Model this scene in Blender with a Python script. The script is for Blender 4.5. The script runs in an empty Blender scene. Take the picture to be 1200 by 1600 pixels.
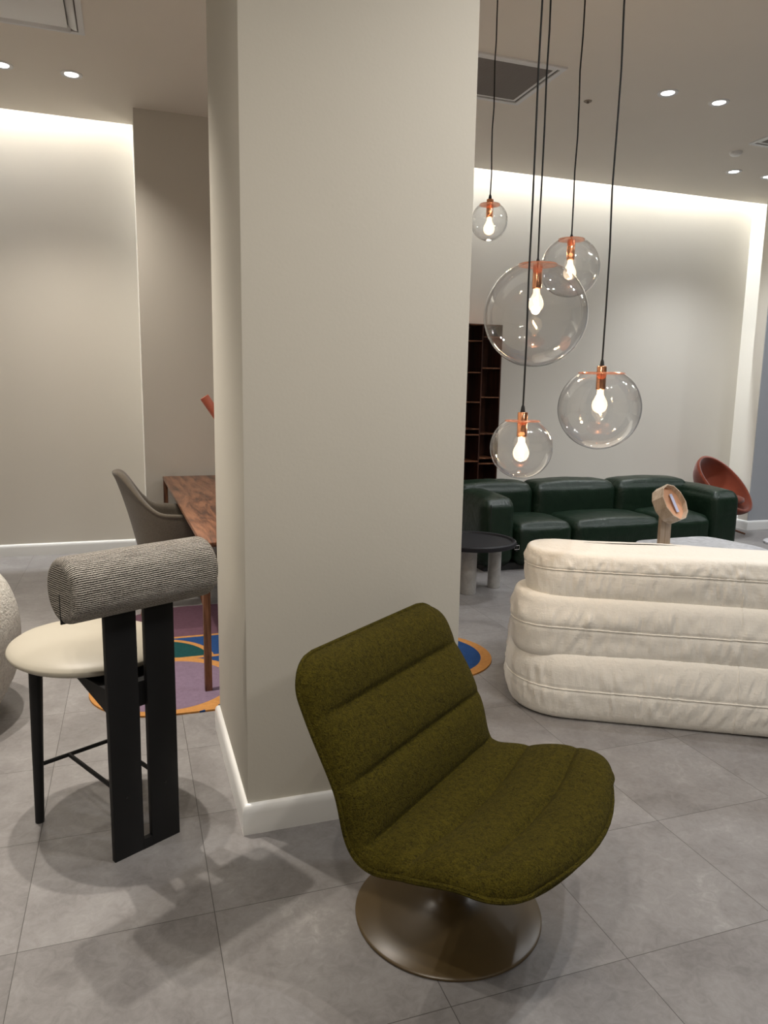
import bpy, bmesh, math, random
from mathutils import Vector, Matrix, noise
from math import sin, cos, pi, radians, sqrt
random.seed(4)
C = bpy.context.scene.collection
scn = bpy.context.scene

# ------------------------------------------------------------------ camera
cd = bpy.data.cameras.new('camera'); cam = bpy.data.objects.new('camera', cd); C.objects.link(cam)
cd.sensor_fit = 'VERTICAL'; cd.sensor_height = 36.0; cd.lens = 1154 / 1600 * 36.0; cd.clip_start = .05
RW = ((0.9462, -0.0361, 0.3216), (-0.3230, -0.1569, 0.9333), (0.0167, -0.9870, -0.1604))
def camera_matrix():
    xr = Vector([r[0] for r in RW]).normalized(); fw = Vector([r[2] for r in RW]).normalized()
    yu = xr.cross(fw) * -1
    yu = (fw * -1).cross(xr)
    m = Matrix.Identity(4)
    for i in range(3):
        m[i][0] = xr[i]; m[i][1] = yu[i]; m[i][2] = -fw[i]
    m.translation = Vector((0, 0, 1.535)); return m
cam.matrix_world = camera_matrix()
scn.camera = cam

# ------------------------------------------------------------------ exposure, world, lights
scn.view_settings.view_transform = 'Standard'; scn.view_settings.look = 'None'
scn.view_settings.gamma = 1; scn.view_settings.use_curve_mapping = False
scn.view_settings.exposure = -0.18
w = bpy.data.worlds.new('world'); scn.world = w; w.use_nodes = True
w.node_tree.nodes['Background'].inputs[0].default_value = (.9, .93, 1, 1)
w.node_tree.nodes['Background'].inputs[1].default_value = .05
ZC = 3.75
DL_W = 150.0
CONE = 165      # watts of a ceiling downlight
COVE_W = 50.0    # watts per metre of the cove strip
def area(name, loc, power, sx, sy=None, color=(1, 1, 1), rot=(0, 0, 0), spread=pi, disk=False):
    l = bpy.data.lights.new(name, 'AREA'); l.energy = power; l.color = color
    l.shape = 'DISK' if disk else 'RECTANGLE'; l.size = sx
    if not disk: l.size_y = sy or sx
    l.spread = spread
    o = bpy.data.objects.new(name, l); o.location = loc; o.rotation_euler = rot; C.objects.link(o); return o
# LED strips hidden in the slot above the back wall
area('cove_light', (-1.9, 7.20, 4.66), COVE_W * 4.0, 4.0, .05, (.93, .96, 1))
area('cove_light', (4.28, 7.20, 4.66), COVE_W * 5.5, 5.5, .05, (.88, .94, 1))

# ------------------------------------------------------------------ materials
def mat(name, col=(.5, .5, .5), rough=.6, metal=0.0, spec=.5, sheen=0.0, coat=0.0):
    m = bpy.data.materials.new(name); m.use_nodes = True
    b = m.node_tree.nodes['Principled BSDF']
    b.inputs['Base Color'].default_value = (*col, 1); b.inputs['Roughness'].default_value = rough
    b.inputs['Metallic'].default_value = metal; b.inputs['Specular IOR Level'].default_value = spec
    b.inputs['Sheen Weight'].default_value = sheen; b.inputs['Coat Weight'].default_value = coat
    return m
class NT:
    def __init__(s, m): s.t = m.node_tree; s.b = s.t.nodes['Principled BSDF']
    def n(s, typ, **kw):
        nd = s.t.nodes.new(typ)
        for k, v in kw.items():
            if k in nd.inputs: nd.inputs[k].default_value = v
            else: setattr(nd, k, v)
        return nd
    def l(s, a, b): s.t.links.new(a, b)
    def math(s, op, a, b=None, clamp=False):
        nd = s.t.nodes.new('ShaderNodeMath'); nd.operation = op; nd.use_clamp = clamp
        for i, v in enumerate((a, b)):
            if v is None: continue
            if isinstance(v, (int, float)): nd.inputs[i].default_value = v
            else: s.l(v, nd.inputs[i])
        return nd.outputs[0]
    def mix(s, f, a, b):
        nd = s.t.nodes.new('ShaderNodeMix'); nd.data_type = 'RGBA'
        for sock, v in ((nd.inputs[0], f), (nd.inputs[6], a), (nd.inputs[7], b)):
            if isinstance(v, (int, float)): sock.default_value = v
            elif isinstance(v, tuple): sock.default_value = (*v, 1)
            else: s.l(v, sock)
        return nd.outputs[2]
    def ramp(s, f, stops):
        nd = s.t.nodes.new('ShaderNodeValToRGB'); e = nd.color_ramp.elements
        while len(e) < len(stops): e.new(.5)
        for k, (p, c) in enumerate(stops): e[k].position = p; e[k].color = (*c, 1)
        s.l(f, nd.inputs[0]); return nd.outputs[0]
    def coord(s, kind='Object', scale=(1, 1, 1), rot=(0, 0, 0)):
        tc = s.t.nodes.new('ShaderNodeTexCoord'); mp = s.t.nodes.new('ShaderNodeMapping')
        mp.inputs['Scale'].default_value = scale; mp.inputs['Rotation'].default_value = rot
        s.l(tc.outputs[kind], mp.inputs[0]); return mp.outputs[0]
    def noise(s, vec, scale, detail=3, rough=.5, dist=0):
        nd = s.t.nodes.new('ShaderNodeTexNoise'); nd.inputs['Scale'].default_value = scale
        nd.inputs['Detail'].default_value = detail; nd.inputs['Roughness'].default_value = rough
        nd.inputs['Distortion'].default_value = dist; s.l(vec, nd.inputs['Vector']); return nd.outputs[0]
    def bump(s, h, strength, dist):
        nd = s.t.nodes.new('ShaderNodeBump'); nd.inputs['Strength'].default_value = strength
        nd.inputs['Distance'].default_value = dist; s.l(h, nd.inputs['Height'])
        s.l(nd.outputs[0], s.b.inputs['Normal']); return nd

def wall_mat(name, col, bump=.15):
    m = mat(name, col, .75, spec=.25); t = NT(m); v = t.coord()
    n1 = t.noise(v, 1.3, 3); c = t.mix(n1, tuple(x * .97 for x in col), tuple(min(1, x * 1.03) for x in col))
    t.l(c, t.b.inputs['Base Color']); t.bump(t.noise(v, 90, 2), bump, .002); return m
M_wall = wall_mat('painted_wall', (.655, .62, .552))
M_pillar = wall_mat('painted_pillar', (.645, .615, .54))
M_daytint = wall_mat('daylight_tint_wall', (.37, .385, .41))  # bluish daylight from the right is put into this wall colour
M_ceil = wall_mat('painted_ceiling', (.80, .745, .66))
M_base = mat('gloss_white_trim', (.78, .78, .76), .28)
M_white = mat('white_metal', (.75, .75, .74), .4)

def floor_mat():
    m = mat('vinyl_tile_floor', (.3, .29, .28), .42, spec=.4); t = NT(m)
    v = t.coord(); sx = t.n('ShaderNodeSeparateXYZ'); t.l(v, sx.inputs[0])
    P = .5310
    def line(o, off):
        a = t.math('SUBTRACT', o, off - 50 * P); a = t.math('MODULO', a, P)
        a = t.math('SUBTRACT', a, P / 2); a = t.math('ABSOLUTE', a)
        return t.math('GREATER_THAN', a, P / 2 - .0011)
    g = t.math('MAXIMUM', line(sx.outputs[0], .1865), line(sx.outputs[1], 1.495))
    def cell(o, off): return t.math('FLOOR', t.math('DIVIDE', t.math('SUBTRACT', o, off), P))
    cb = t.n('ShaderNodeCombineXYZ'); t.l(cell(sx.outputs[0], .1865), cb.inputs[0]); t.l(cell(sx.outputs[1], 1.495), cb.inputs[1])
    wn = t.n('ShaderNodeTexWhiteNoise'); t.l(cb.outputs[0], wn.inputs[0])
    off = t.n('ShaderNodeVectorMath', operation='MULTIPLY_ADD'); t.l(wn.outputs['Color'], off.inputs[0]); off.inputs[1].default_value = (7, 7, 7); t.l(v, off.inputs[2])
    vv = off.outputs[0]
    n1 = t.noise(vv, 3.2, 8, .62, .6); n2 = t.noise(vv, 26, 5, .7, 1.2)
    f = t.math('ADD', t.math('MULTIPLY', n1, .62), t.math('MULTIPLY', n2, .38))
    c = t.ramp(f, [(.30, (.150, .140, .136)), (.46, (.215, .203, .198)), (.58, (.262, .251, .245)), (.72, (.37, .357, .348))])
    tone = t.math('ADD', t.math('MULTIPLY', wn.outputs['Value'], .06), .97)
    mul = t.n('ShaderNodeVectorMath', operation='SCALE'); t.l(c, mul.inputs[0]); t.l(tone, mul.inputs['Scale'])
    c2 = t.mix(g, mul.outputs[0], (.07, .065, .06))
    t.l(c2, t.b.inputs['Base Color'])
    r = t.math('ADD', t.math('MULTIPLY', n1, .25), .30); t.l(r, t.b.inputs['Roughness'])
    t.bump(n2, .08, .002); return m
M_floor = floor_mat()

def fabric(name, c1, c2, scale=320, bump=.8, dist=.004, sheen=.3, rough=.95, big=.0):
    m = mat(name, c1, rough, spec=.15, sheen=sheen); t = NT(m); v = t.coord()
    n = t.noise(v, scale, 4, .65); n2 = t.noise(v, scale * .3, 3, .6, .8)
    f = t.math('ADD', t.math('MULTIPLY', n, .6), t.math('MULTIPLY', n2, .4))
    t.l(t.ramp(f, [(.35, c1), (.62, c2)]), t.b.inputs['Base Color'])
    h = t.math('ADD', n, n2); t.bump(h, bump, dist); return m
M_olive = fabric('olive_boucle', (.024, .0195, .0011), (.108, .085, .0070), 260, 1.0, .009, .0)
M_boucle = fabric('white_boucle', (.50, .47, .42), (.80, .77, .70), 110, 1.0, .012, .2)
M_taupe = fabric('taupe_wool', (.105, .088, .066), (.175, .148, .115), 420, .5, .002, .3)
M_orange = fabric('rust_felt', (.135, .025, .010), (.175, .034, .013), 300, .3, .001, .3)
def tweed():
    m = mat('ribbed_tweed', (.4, .37, .32), .95, spec=.1); t = NT(m)
    tc = t.n('ShaderNodeTexCoord'); mp = t.n('ShaderNodeMapping'); t.l(tc.outputs['UV'], mp.inputs[0])
    mp.inputs['Scale'].default_value = (1, 1, 1)
    sp = t.n('ShaderNodeSeparateXYZ'); t.l(mp.outputs[0], sp.inputs[0])
    wob = t.noise(mp.outputs[0], 30, 2)
    rib = t.math('SINE', t.math('ADD', t.math('MULTIPLY', sp.outputs[1], 2 * pi * 150), t.math('MULTIPLY', wob, 3)))
    mp2 = t.n('ShaderNodeMapping'); t.l(tc.outputs['UV'], mp2.inputs[0]); mp2.inputs['Scale'].default_value = (250, 300, 1)
    fleck = t.noise(mp2.outputs[0], 1.0, 2, .6)
    mp3 = t.n('ShaderNodeMapping'); t.l(tc.outputs['UV'], mp3.inputs[0]); mp3.inputs['Scale'].default_value = (14, 90, 1)
    streak = t.noise(mp3.outputs[0], 1.0, 3, .6)
    f = t.math('ADD', t.math('MULTIPLY', rib, .17), t.math('ADD', t.math('MULTIPLY', fleck, .75), t.math('MULTIPLY', streak, .25)))
    t.l(t.ramp(f, [(.34, (.02, .018, .016)), (.44, (.17, .15, .13)), (.55, (.42, .385, .335)), (.70, (.66, .62, .56))]), t.b.inputs['Base Color'])
    t.bump(t.math('ADD', rib, fleck), .7, .002); return m
M_tweed = tweed()
M_cream = mat('cream_leather', (.44, .405, .33), .45, spec=.35)
M_black = mat('black_stained_wood', (.006, .006, .0065), .5, spec=.3)
M_blackmetal = mat('black_metal', (.012, .012, .012), .4)
M_cord = mat('black_cord', (.006, .006, .006), .7)
M_gold = mat('bronze_lacquer', (.085, .055, .020), .34, metal=.0, spec=.5)
M_copper = mat('polished_copper', (.86, .40, .22), .16, metal=1.0)
M_dark = mat('dark_plinth', (.01, .01, .01), .7)
M_darktop = mat('charcoal_top', (.016, .016, .019), .55, spec=.25)
def walnut(name, axis=1, c=((.055, .02, .009), (.17, .068, .032), (.27, .12, .06)), sc=1.0, rough=.35):
    m = mat(name, c[1], rough); t = NT(m)
    s = [9 * sc, 9 * sc, 9 * sc]; s[axis] = .9 * sc
    v = t.coord(scale=tuple(s))
    n = t.noise(v, 1.4, 6, .6, 1.6); n2 = t.noise(v, 14, 4, .6, .3)
    f = t.math('ADD', t.math('MULTIPLY', n, .75), t.math('MULTIPLY', n2, .25))
    t.l(t.ramp(f, [(.39, c[0]), (.5, c[1]), (.61, c[2])]), t.b.inputs['Base Color']); t.bump(n2, .05, .001); return m
M_walnut = walnut('walnut')
M_walnutv = walnut('walnut_upright', 2)
M_shelf = walnut('dark_walnut_shelf', 2, ((.022, .008, .005), (.055, .020, .012), (.085, .033, .02)))
M_ply = walnut('pale_plywood', 2, ((.40, .29, .19), (.50, .38, .27), (.58, .46, .34)), 1.5, .5)
def leather():
    m = mat('green_leather', (.010, .022, .014), .33, spec=.32); t = NT(m); v = t.coord()
    n = t.noise(v, 7, 4, .6, 1.0); n2 = t.noise(v, 160, 3)
    t.l(t.mix(n, (.004, .012, .006), (.009, .024, .012)), t.b.inputs['Base Color'])
    t.l(t.math('ADD', t.math('MULTIPLY', n, .2), .29), t.b.inputs['Roughness'])
    nb = t.math('ADD', t.math('MULTIPLY', n, 4.0), t.math('MULTIPLY', n2, .25)); t.bump(nb, .35, .006); return m
M_leather = leather()
def linen():
    m = mat('white_cotton', (.72, .67, .57), .9, spec=.15, sheen=.1); t = NT(m)
    v = t.coord(); v2 = t.coord(scale=(1, 1, 4.5)); n = t.noise(v2, 26, 5, .65, .6); n2 = t.noise(v, 500, 2); n3 = t.noise(t.coord(scale=(1, 1, .30)), 55, 4, .6, .5)
    t.l(t.mix(t.noise(v, 2.2, 3), (.80, .765, .69), (.86, .83, .76)), t.b.inputs['Base Color'])
    h = t.math('ADD', t.math('ADD', t.math('MULTIPLY', n, .45), t.math('MULTIPLY', n3, 1.0)), t.math('MULTIPLY', n2, .12)); t.bump(h, .5, .009); return m
M_linen = linen()
def marble(name='grey_stone', a=(.30, .30, .31), b=(.62, .62, .64)):
    m = mat(name, a, .3); t = NT(m); v = t.coord()
    f = t.noise(v, 9, 7, .65, 2.0); t.l(t.ramp(f, [(.3, a), (.7, b)]), t.b.inputs['Base Color']); return m
M_stone = marble()
M_conc = marble('pale_concrete', (.34, .33, .31), (.46, .45, .43))
M_red = mat('coral_red_lacquer', (.75, .21, .13), .4)
M_grille = mat('grey_mesh_grille', (.24, .215, .20), .6)
def emit(name, col, s):
    m = bpy.data.materials.new(name); m.use_nodes = True; t = m.node_tree; t.nodes.remove(t.nodes['Principled BSDF'])
    e = t.nodes.new('ShaderNodeEmission'); e.inputs[0].default_value = (*col, 1); e.inputs[1].default_value = s
    t.links.new(e.outputs[0], t.nodes['Material Output'].inputs[0]); return m
M_lamp = emit('lit_diffuser', (.95, .97, 1), 7)
M_fil = emit('lit_filament', (1, .62, .30), 90)
M_bulbglow = emit('lit_bulb', (1, .80, .60), 1.1)
def thin_glass(name, tint=(1, 1, 1), k=1.0, emis=None, rim=.55):
    m = bpy.data.materials.new(name); m.use_nodes = True; t = m.node_tree; t.nodes.remove(t.nodes['Principled BSDF'])
    out = t.nodes['Material Output']; tr = t.nodes.new('ShaderNodeBsdfTransparent'); tr.inputs[0].default_value = (*tint, 1)
    gl = t.nodes.new('ShaderNodeBsdfGlossy'); gl.inputs['Roughness'].default_value = .015; gl.inputs[0].default_value = (1, 1, 1, 1)
    ly = t.nodes.new('ShaderNodeLayerWeight'); ly.inputs[0].default_value = .5
    pw = t.nodes.new('ShaderNodeMath'); pw.operation = 'POWER'; pw.inputs[1].default_value = 2.4; t.links.new(ly.outputs['Facing'], pw.inputs[0])
    lw = t.nodes.new('ShaderNodeMath'); lw.operation = 'MULTIPLY_ADD'; lw.inputs[1].default_value = .80; lw.inputs[2].default_value = .075; t.links.new(pw.outputs[0], lw.inputs[0])
    mu = t.nodes.new('ShaderNodeMath'); mu.operation = 'MULTIPLY'; mu.inputs[1].default_value = k; mu.use_clamp = True
    t.links.new(lw.outputs[0], mu.inputs[0])
    mx = t.nodes.new('ShaderNodeMixShader'); t.links.new(mu.outputs[0], mx.inputs[0]); t.links.new(tr.outputs[0], mx.inputs[1]); t.links.new(gl.outputs[0], mx.inputs[2])
    last = mx.outputs[0]
    if emis:
        e = t.nodes.new('ShaderNodeEmission'); e.inputs[0].default_value = (*emis[0], 1); e.inputs[1].default_value = emis[1]
        ad = t.nodes.new('ShaderNodeAddShader'); t.links.new(last, ad.inputs[0]); t.links.new(e.outputs[0], ad.inputs[1]); last = ad.outputs[0]
    t.links.new(last, out.inputs[0]); return m
M_glass = thin_glass('clear_globe_glass', (.95, .955, .96), 1.0)
M_bulbglass = thin_glass('lit_bulb_glass', (1, 1, 1), .8, ((1, .74, .48), .9))
M_copperglass = mat('copper_tinted_disc', (.80, .36, .22), .22, metal=.6); M_copperglass.node_tree.nodes['Principled BSDF'].inputs['Alpha'].default_value = .62

def rug_mat():
    m = mat('patterned_wool_rug', (.3, .2, .3), .95, spec=.1); t = NT(m)
    v = t.coord(); s = t.n('ShaderNodeSeparateXYZ'); t.l(v, s.inputs[0]); X, Y = s.outputs[0], s.outputs[1]
    OR, PU, BL, GR, MA = (.44, .21, .065), (.175, .125, .175), (.018, .055, .165), (.010, .055, .055), (.12, .062, .085)
    def disc(cx, cy, r):
        a = t.math('SUBTRACT', X, cx); b = t.math('SUBTRACT', Y, cy)
        d = t.math('SQRT', t.math('ADD', t.math('MULTIPLY', a, a), t.math('MULTIPLY', b, b)))
        return t.math('LESS_THAN', d, r)
    def both(*a):
        r = a[0]
        for x in a[1:]: r = t.math('MULTIPLY', r, x)
        return r
    def band(o, a, b): return both(t.math('GREATER_THAN', o, a), t.math('LESS_THAN', o, b))
    col = t.mix(band(Y, 4.585, 9), BL, MA)
    col = t.mix(band(Y, 4.555, 4.585), col, OR)
    up = band(Y, 4.2, 4.6)
    col = t.mix(both(disc(.04, 4.2, .375), up), col, OR); col = t.mix(both(disc(.04, 4.2, .34), up), col, GR)
    col = t.mix(band(Y, 4.175, 4.21), col, OR)
    lo = band(Y, 0, 4.175)
    col = t.mix(both(disc(.62, 3.50, .33), lo), col, OR); col = t.mix(both(disc(.64, 3.50, .28), lo), col, (.03, .07, .11))
    col = t.mix(disc(.13, 3.82, .40), col, OR); col = t.mix(disc(.13, 3.825, .335), col, PU)
    col = t.mix(disc(1.60, 3.86, .42), col, OR); col = t.mix(disc(1.585, 3.87, .345), col, BL)
    n = t.noise(v, 60, 4); sc = t.n('ShaderNodeVectorMath', operation='SCALE'); t.l(col, sc.inputs[0])
    t.l(t.math('ADD', t.math('MULTIPLY', n, .5), .75), sc.inputs['Scale']); t.l(sc.outputs[0], t.b.inputs['Base Color'])
    t.bump(t.noise(v, 400, 2), .5, .003); return m
M_rug = rug_mat()

# ------------------------------------------------------------------ mesh helpers
def link_mesh(name, bm, m, parent=None, smooth=True, sharp=40):
    bmesh.ops.recalc_face_normals(bm, faces=bm.faces)
    me = bpy.data.meshes.new(name); bm.to_mesh(me); bm.free()
    for ms in (m if isinstance(m, (list, tuple)) else [m]): me.materials.append(ms)
    if smooth:
        me.shade_smooth()
        if sharp: me.set_sharp_from_angle(angle=radians(sharp))
    o = bpy.data.objects.new(name, me); C.objects.link(o)
    if parent: o.parent = parent
    return o
def thing(name, label, cat, loc=(0, 0, 0), rz=0, group=None):
    o = bpy.data.objects.new(name, None); C.objects.link(o); o.location = loc; o.rotation_euler = (0, 0, rz)
    o.empty_display_size = .1
    return tag(o, label, cat, group)
def tag(o, label, cat, group=None):
    o['label'] = label; o['category'] = cat
    if group: o['group'] = group
    return o
def struct(o): o['kind'] = 'structure'; return o
def bm_box(bm, c, s, rz=0, bev=0, seg=2, mtx=None):
    r = bmesh.ops.create_cube(bm, size=1); vs = r['verts']
    bmesh.ops.scale(bm, vec=s, verts=vs)
    if bev:
        es = list({e for v in vs for e in v.link_edges})
        r2 = bmesh.ops.bevel(bm, geom=es, offset=bev, segments=seg, affect='EDGES', profile=.5)
        vs = list({v for f in r2['faces'] for v in f.verts} | {v for v in vs if v.is_valid})
    if rz: bmesh.ops.rotate(bm, cent=(0, 0, 0), matrix=Matrix.Rotation(rz, 3, 'Z'), verts=vs)
    bmesh.ops.translate(bm, vec=c, verts=vs)
    if mtx is not None: bmesh.ops.transform(bm, matrix=mtx, verts=vs)
    return vs
def box(name, c, s, m, parent=None, bev=0, rz=0):
    bm = bmesh.new(); bm_box(bm, c, s, rz, bev); return link_mesh(name, bm, m, parent, smooth=bev > 0)
def lathe(name, prof, m, parent=None, seg=48, loc=(0, 0, 0), sharp=40, closed=False):
    """prof: (r, z) list from bottom to top, r=0 ends are closed"""
    bm = bmesh.new(); rings = []
    for r, z in prof:
        if r < 1e-6: rings.append([bm.verts.new((loc[0], loc[1], loc[2] + z))])
        else: rings.append([bm.verts.new((loc[0] + r * cos(2 * pi * i / seg), loc[1] + r * sin(2 * pi * i / seg), loc[2] + z)) for i in range(seg)])
    prs = list(zip(rings, rings[1:])) + ([(rings[-1], rings[0])] if closed else [])
    for a, b in prs:
        for i in range(seg):
            j = (i + 1) % seg
            if len(a) == 1 and len(b) == 1: break
            if len(a) == 1: bm.faces.new((a[0], b[j], b[i]))
            elif len(b) == 1: bm.faces.new((a[i], a[j], b[0]))
            else: bm.faces.new((a[i], a[j], b[j], b[i]))
    return link_mesh(name, bm, m, parent, sharp=sharp)
def bm_tube(bm, pts, rad, seg=12, cyclic=False, caps=True):
    pts = [Vector(p) for p in pts]; n = len(pts); rings = []
    up = Vector((0, 0, 1)); prev = None
    for i, p in enumerate(pts):
        a = pts[(i - 1) % n] if (cyclic or i > 0) else p; b = pts[(i + 1) % n] if (cyclic or i < n - 1) else p
        t = (b - a).normalized()
        if prev is None:
            x = t.cross(up) if abs(t.dot(up)) < .95 else t.cross(Vector((1, 0, 0)))
        else: x = prev - t * prev.dot(t)
        x.normalize(); prev = x; y = t.cross(x)
        r = rad[i] if isinstance(rad, (list, tuple)) else rad
        rings.append([bm.verts.new(p + x * r * cos(2 * pi * k / seg) + y * r * sin(2 * pi * k / seg)) for k in range(seg)])
    for i in range(n if cyclic else n - 1):
        a, b = rings[i], rings[(i + 1) % n]
        for k in range(seg): bm.faces.new((a[k], a[(k + 1) % seg], b[(k + 1) % seg], b[k]))
    if caps and not cyclic: bm.faces.new(rings[0]); bm.faces.new(rings[-1])
def tube(name, pts, rad, m, parent=None, seg=12, cyclic=False):
    bm = bmesh.new(); bm_tube(bm, pts, rad, seg, cyclic); return link_mesh(name, bm, m, parent)
def prism(name, pts, z0, z1, m, parent=None, bev=0):
    bm = bmesh.new(); b = [bm.verts.new((x, y, z0)) for x, y in pts]; f = bm.faces.new(b)
    r = bmesh.ops.extrude_face_region(bm, geom=[f]); vs = [v for v in r['geom'] if isinstance(v, bmesh.types.BMVert)]
    bmesh.ops.translate(bm, vec=(0, 0, z1 - z0), verts=vs)
    if bev: bmesh.ops.bevel(bm, geom=[e for e in bm.edges if abs(e.verts[0].co.z - e.verts[1].co.z) < 1e-6], offset=bev, segments=3, affect='EDGES')
    return link_mesh(name, bm, m, parent)
def puff(name, c, s, m, parent=None, r=.06, crown=(0, 0, .03), n=22, wr=0.0):
    """stuffed box: rounded edges of radius r, each face bulged by crown (x, y, z)"""
    bm = bmesh.new(); bmesh.ops.create_cube(bm, size=2); bmesh.ops.subdivide_edges(bm, edges=bm.edges[:], cuts=n, use_grid_fill=True)
    h = Vector(s) / 2; c = Vector(c)
    for v in bm.verts:
        q = v.co.copy(); p = Vector(q[i] * h[i] for i in range(3)) if False else Vector((q[0] * h[0], q[1] * h[1], q[2] * h[2]))
        inner = Vector([max(-(h[i] - r), min(h[i] - r, p[i])) for i in range(3)]); d = p - inner
        if d.length > 1e-6: p = inner + d.normalized() * min(d.length, r) if sum(abs(x) > 1e-6 for x in d) > 1 else inner + d.normalized() * r
        for i in range(3):
            j, k = (i + 1) % 3, (i + 2) % 3
            p[i] += crown[i] * q[i] * (1 - q[j] ** 2) ** .6 * (1 - q[k] ** 2) ** .6 if abs(q[j]) < 1 and abs(q[k]) < 1 else 0
        if wr: p += Vector((1, 1, 1)) * wr * noise.noise((p + c) * 9)
        v.co = p + c
    return link_mesh(name, bm, m, parent, sharp=0)

# ------------------------------------------------------------------ room shell
struct(box('floor', (3.5, 1.5, -.05), (15, 12.2, .1), M_floor))
bm = bmesh.new()
bm_box(bm, (3.5, 1.25, ZC + .1), (15, 11.7, .2))           # main ceiling up to the light slot
bm_box(bm, (3.5, 7.3, 4.75), (15, .6, .1)); bm_box(bm, (3.5, 7.07, 4.32), (15, .06, .78))                   # roof of the slot
struct(link_mesh('ceiling', bm, M_ceil, smooth=False))
struct(box('wall_back', (1.55, 7.39, 2.4), (11.1, .14, 4.8), M_wall))
struct(box('wall_left', (-3.95, 1.5, 2.0), (.1, 12, 4.0), M_wall))
struct(box('wall_front', (3.5, -4.6, 2.0), (15, .1, 4.0), M_wall))
struct(box('wall_right', (10.95, 1.5, 2.0), (.1, 12.2, 4.0), M_daytint))
bm = bmesh.new(); bm_box(bm, (7.55, 7.11, 2.35), (.94, .42, 4.7)); bm_box(bm, (9.2, 6.82, ZC / 2), (4.2, .175, ZC)); bm_box(bm, (6.965, 6.8045, ZC / 2), (.235, .145, ZC))
struct(link_mesh('trim_1', bm, M_wall, smooth=False))
struct(box('wall_alcove', (8.876, 6.727, 1.874), (4.048, .010, 3.748), M_daytint))  # thin wall face, its blue stands in for daylight
box_col = struct(box('trim_2', (.80, 7.0, ZC / 2), (1.37, .64, ZC), M_wall))
struct(box('wall_pillar', (.7365, 2.8265, ZC / 2), (.787, .847, ZC), M_pillar, bev=.004))
def skirting(name, path, h=.108, d=.020, side=1):
    """board with a rounded nose run along a plan path; side picks which side it projects"""
    prof = [(0, 0), (d, 0), (d, h * .72), (d * .93, h * .84), (d * .7, h * .94), (d * .35, h), (0, h)]
    bm = bmesh.new(); n = len(path); rows = []
    P = [Vector((x, y, 0)) for x, y in path]
    for i, p in enumerate(P):
        ns = []
        if i > 0: t = (P[i] - P[i - 1]).normalized(); ns.append(Vector((t.y, -t.x, 0)) * side)
        if i < n - 1: t = (P[i + 1] - P[i]).normalized(); ns.append(Vector((t.y, -t.x, 0)) * side)
        nn = ns[0] if len(ns) == 1 else (ns[0] + ns[1]) / (1 + ns[0].dot(ns[1]))
        rows.append([bm.verts.new(p + nn * a + Vector((0, 0, z))) for a, z in prof])
    for a, b in zip(rows, rows[1:]):
        for k in range(len(prof)): kk = (k + 1) % len(prof); bm.faces.new((a[k], a[kk], b[kk], b[k]))
    bm.faces.new(rows[0]); bm.faces.new(rows[-1])
    return struct(link_mesh(name, bm, M_base, sharp=50))
skirting('baseboard_pillar', [(1.13, 3.25), (.343, 3.25), (.343, 2.403), (1.13, 2.403), (1.13, 3.25)], side=1)
skirting('baseboard_back', [(-3.9, 7.32), (.115, 7.32), (.115, 6.68), (1.485, 6.68), (1.485, 7.32), (7.08, 7.32), (7.08, 6.875), (6.848, 6.875), (6.848, 6.722), (10.9, 6.722)], side=1)

# ------------------------------------------------------------------ ceiling fittings
def downlight():
    t = thing('ceiling_downlight', '', 'ceiling light')
    lathe('trim_ring', [(.046, -.001), (.056, -.007), (.072, -.006), (.076, 0), (.076, .004), (.046, .004)], M_white, t, 40, closed=True)
    lathe('diffuser', [(0, -.003), (.047, -.003), (.047, .002), (0, .002)], M_lamp, t, 40)
    return t
proto_dl = downlight(); first = [True]
def copy_tree(o, parent=None):
    c = o.copy(); C.objects.link(c); c.parent = parent
    for ch in list(o.children): copy_tree(ch, c)
    return c
def put_light(x, y, label, col=(1, .93, .84), k=1.0, group='round recessed downlights in the ceiling', cone=None):
    o = proto_dl if first[0] else copy_tree(proto_dl); first[0] = False
    o.location = (x, y, ZC); o['label'] = label; o['group'] = group
    l = bpy.data.lights.new('downlight_beam', 'SPOT'); l.energy = DL_W * k; l.color = col; l.shadow_soft_size = .032
    l.spot_size = radians(cone or CONE); l.spot_blend = 1.0
    lo = bpy.data.objects.new('downlight_beam', l); lo.location = (x, y, ZC - .055); C.objects.link(lo)
WARM, COOL = (1, .92, .82), (.95, .97, 1)
put_light(-.757, 6.178, 'round recessed downlight cut by the left picture edge', WARM, .75, cone=112)
put_light(-.305, 6.172, 'round recessed downlight left of the pillar, whole in view', WARM, .75, cone=112)
put_light(3.848, 4.898, 'round recessed downlight nearest the hanging black cords', COOL, .75, cone=112)
put_light(4.328, 4.906, 'round recessed downlight above and left of the smoke detector', COOL, .75, cone=112)
put_light(5.758, 6.243, 'small round recessed downlight just below the smoke detector', COOL, .75, cone=112)
put_light(6.204, 6.250, 'round recessed downlight cut by the right picture edge', COOL, .75, cone=112)
OUT = 'recessed downlights beyond the top of the frame'
for x, y in ((-.88, 3.55), (-.42, 3.58)):
    put_light(x, y, 'unseen recessed downlight added beyond the frame for fill light', WARM, 2.3, OUT, 82)
for x, y in ((1.70, 1.15), (2.15, 1.15), (-.85, .3), (-.40, .3), (3.85, 2.3), (4.33, 2.3), (1.7, -1.9), (2.15, -1.9),  # unseen downlights at assumed spots, added for the light they give
             (6.3, 3.6), (6.75, 3.6), (8.6, 4.9), (-2.6, 4.9), (-2.6, 1.2)):
    put_light(x, y, 'unseen recessed downlight added beyond the frame for fill light', WARM if x < 2 else COOL, .72 if x > -2 else .4, OUT, None if x > -2 else 115)
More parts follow.
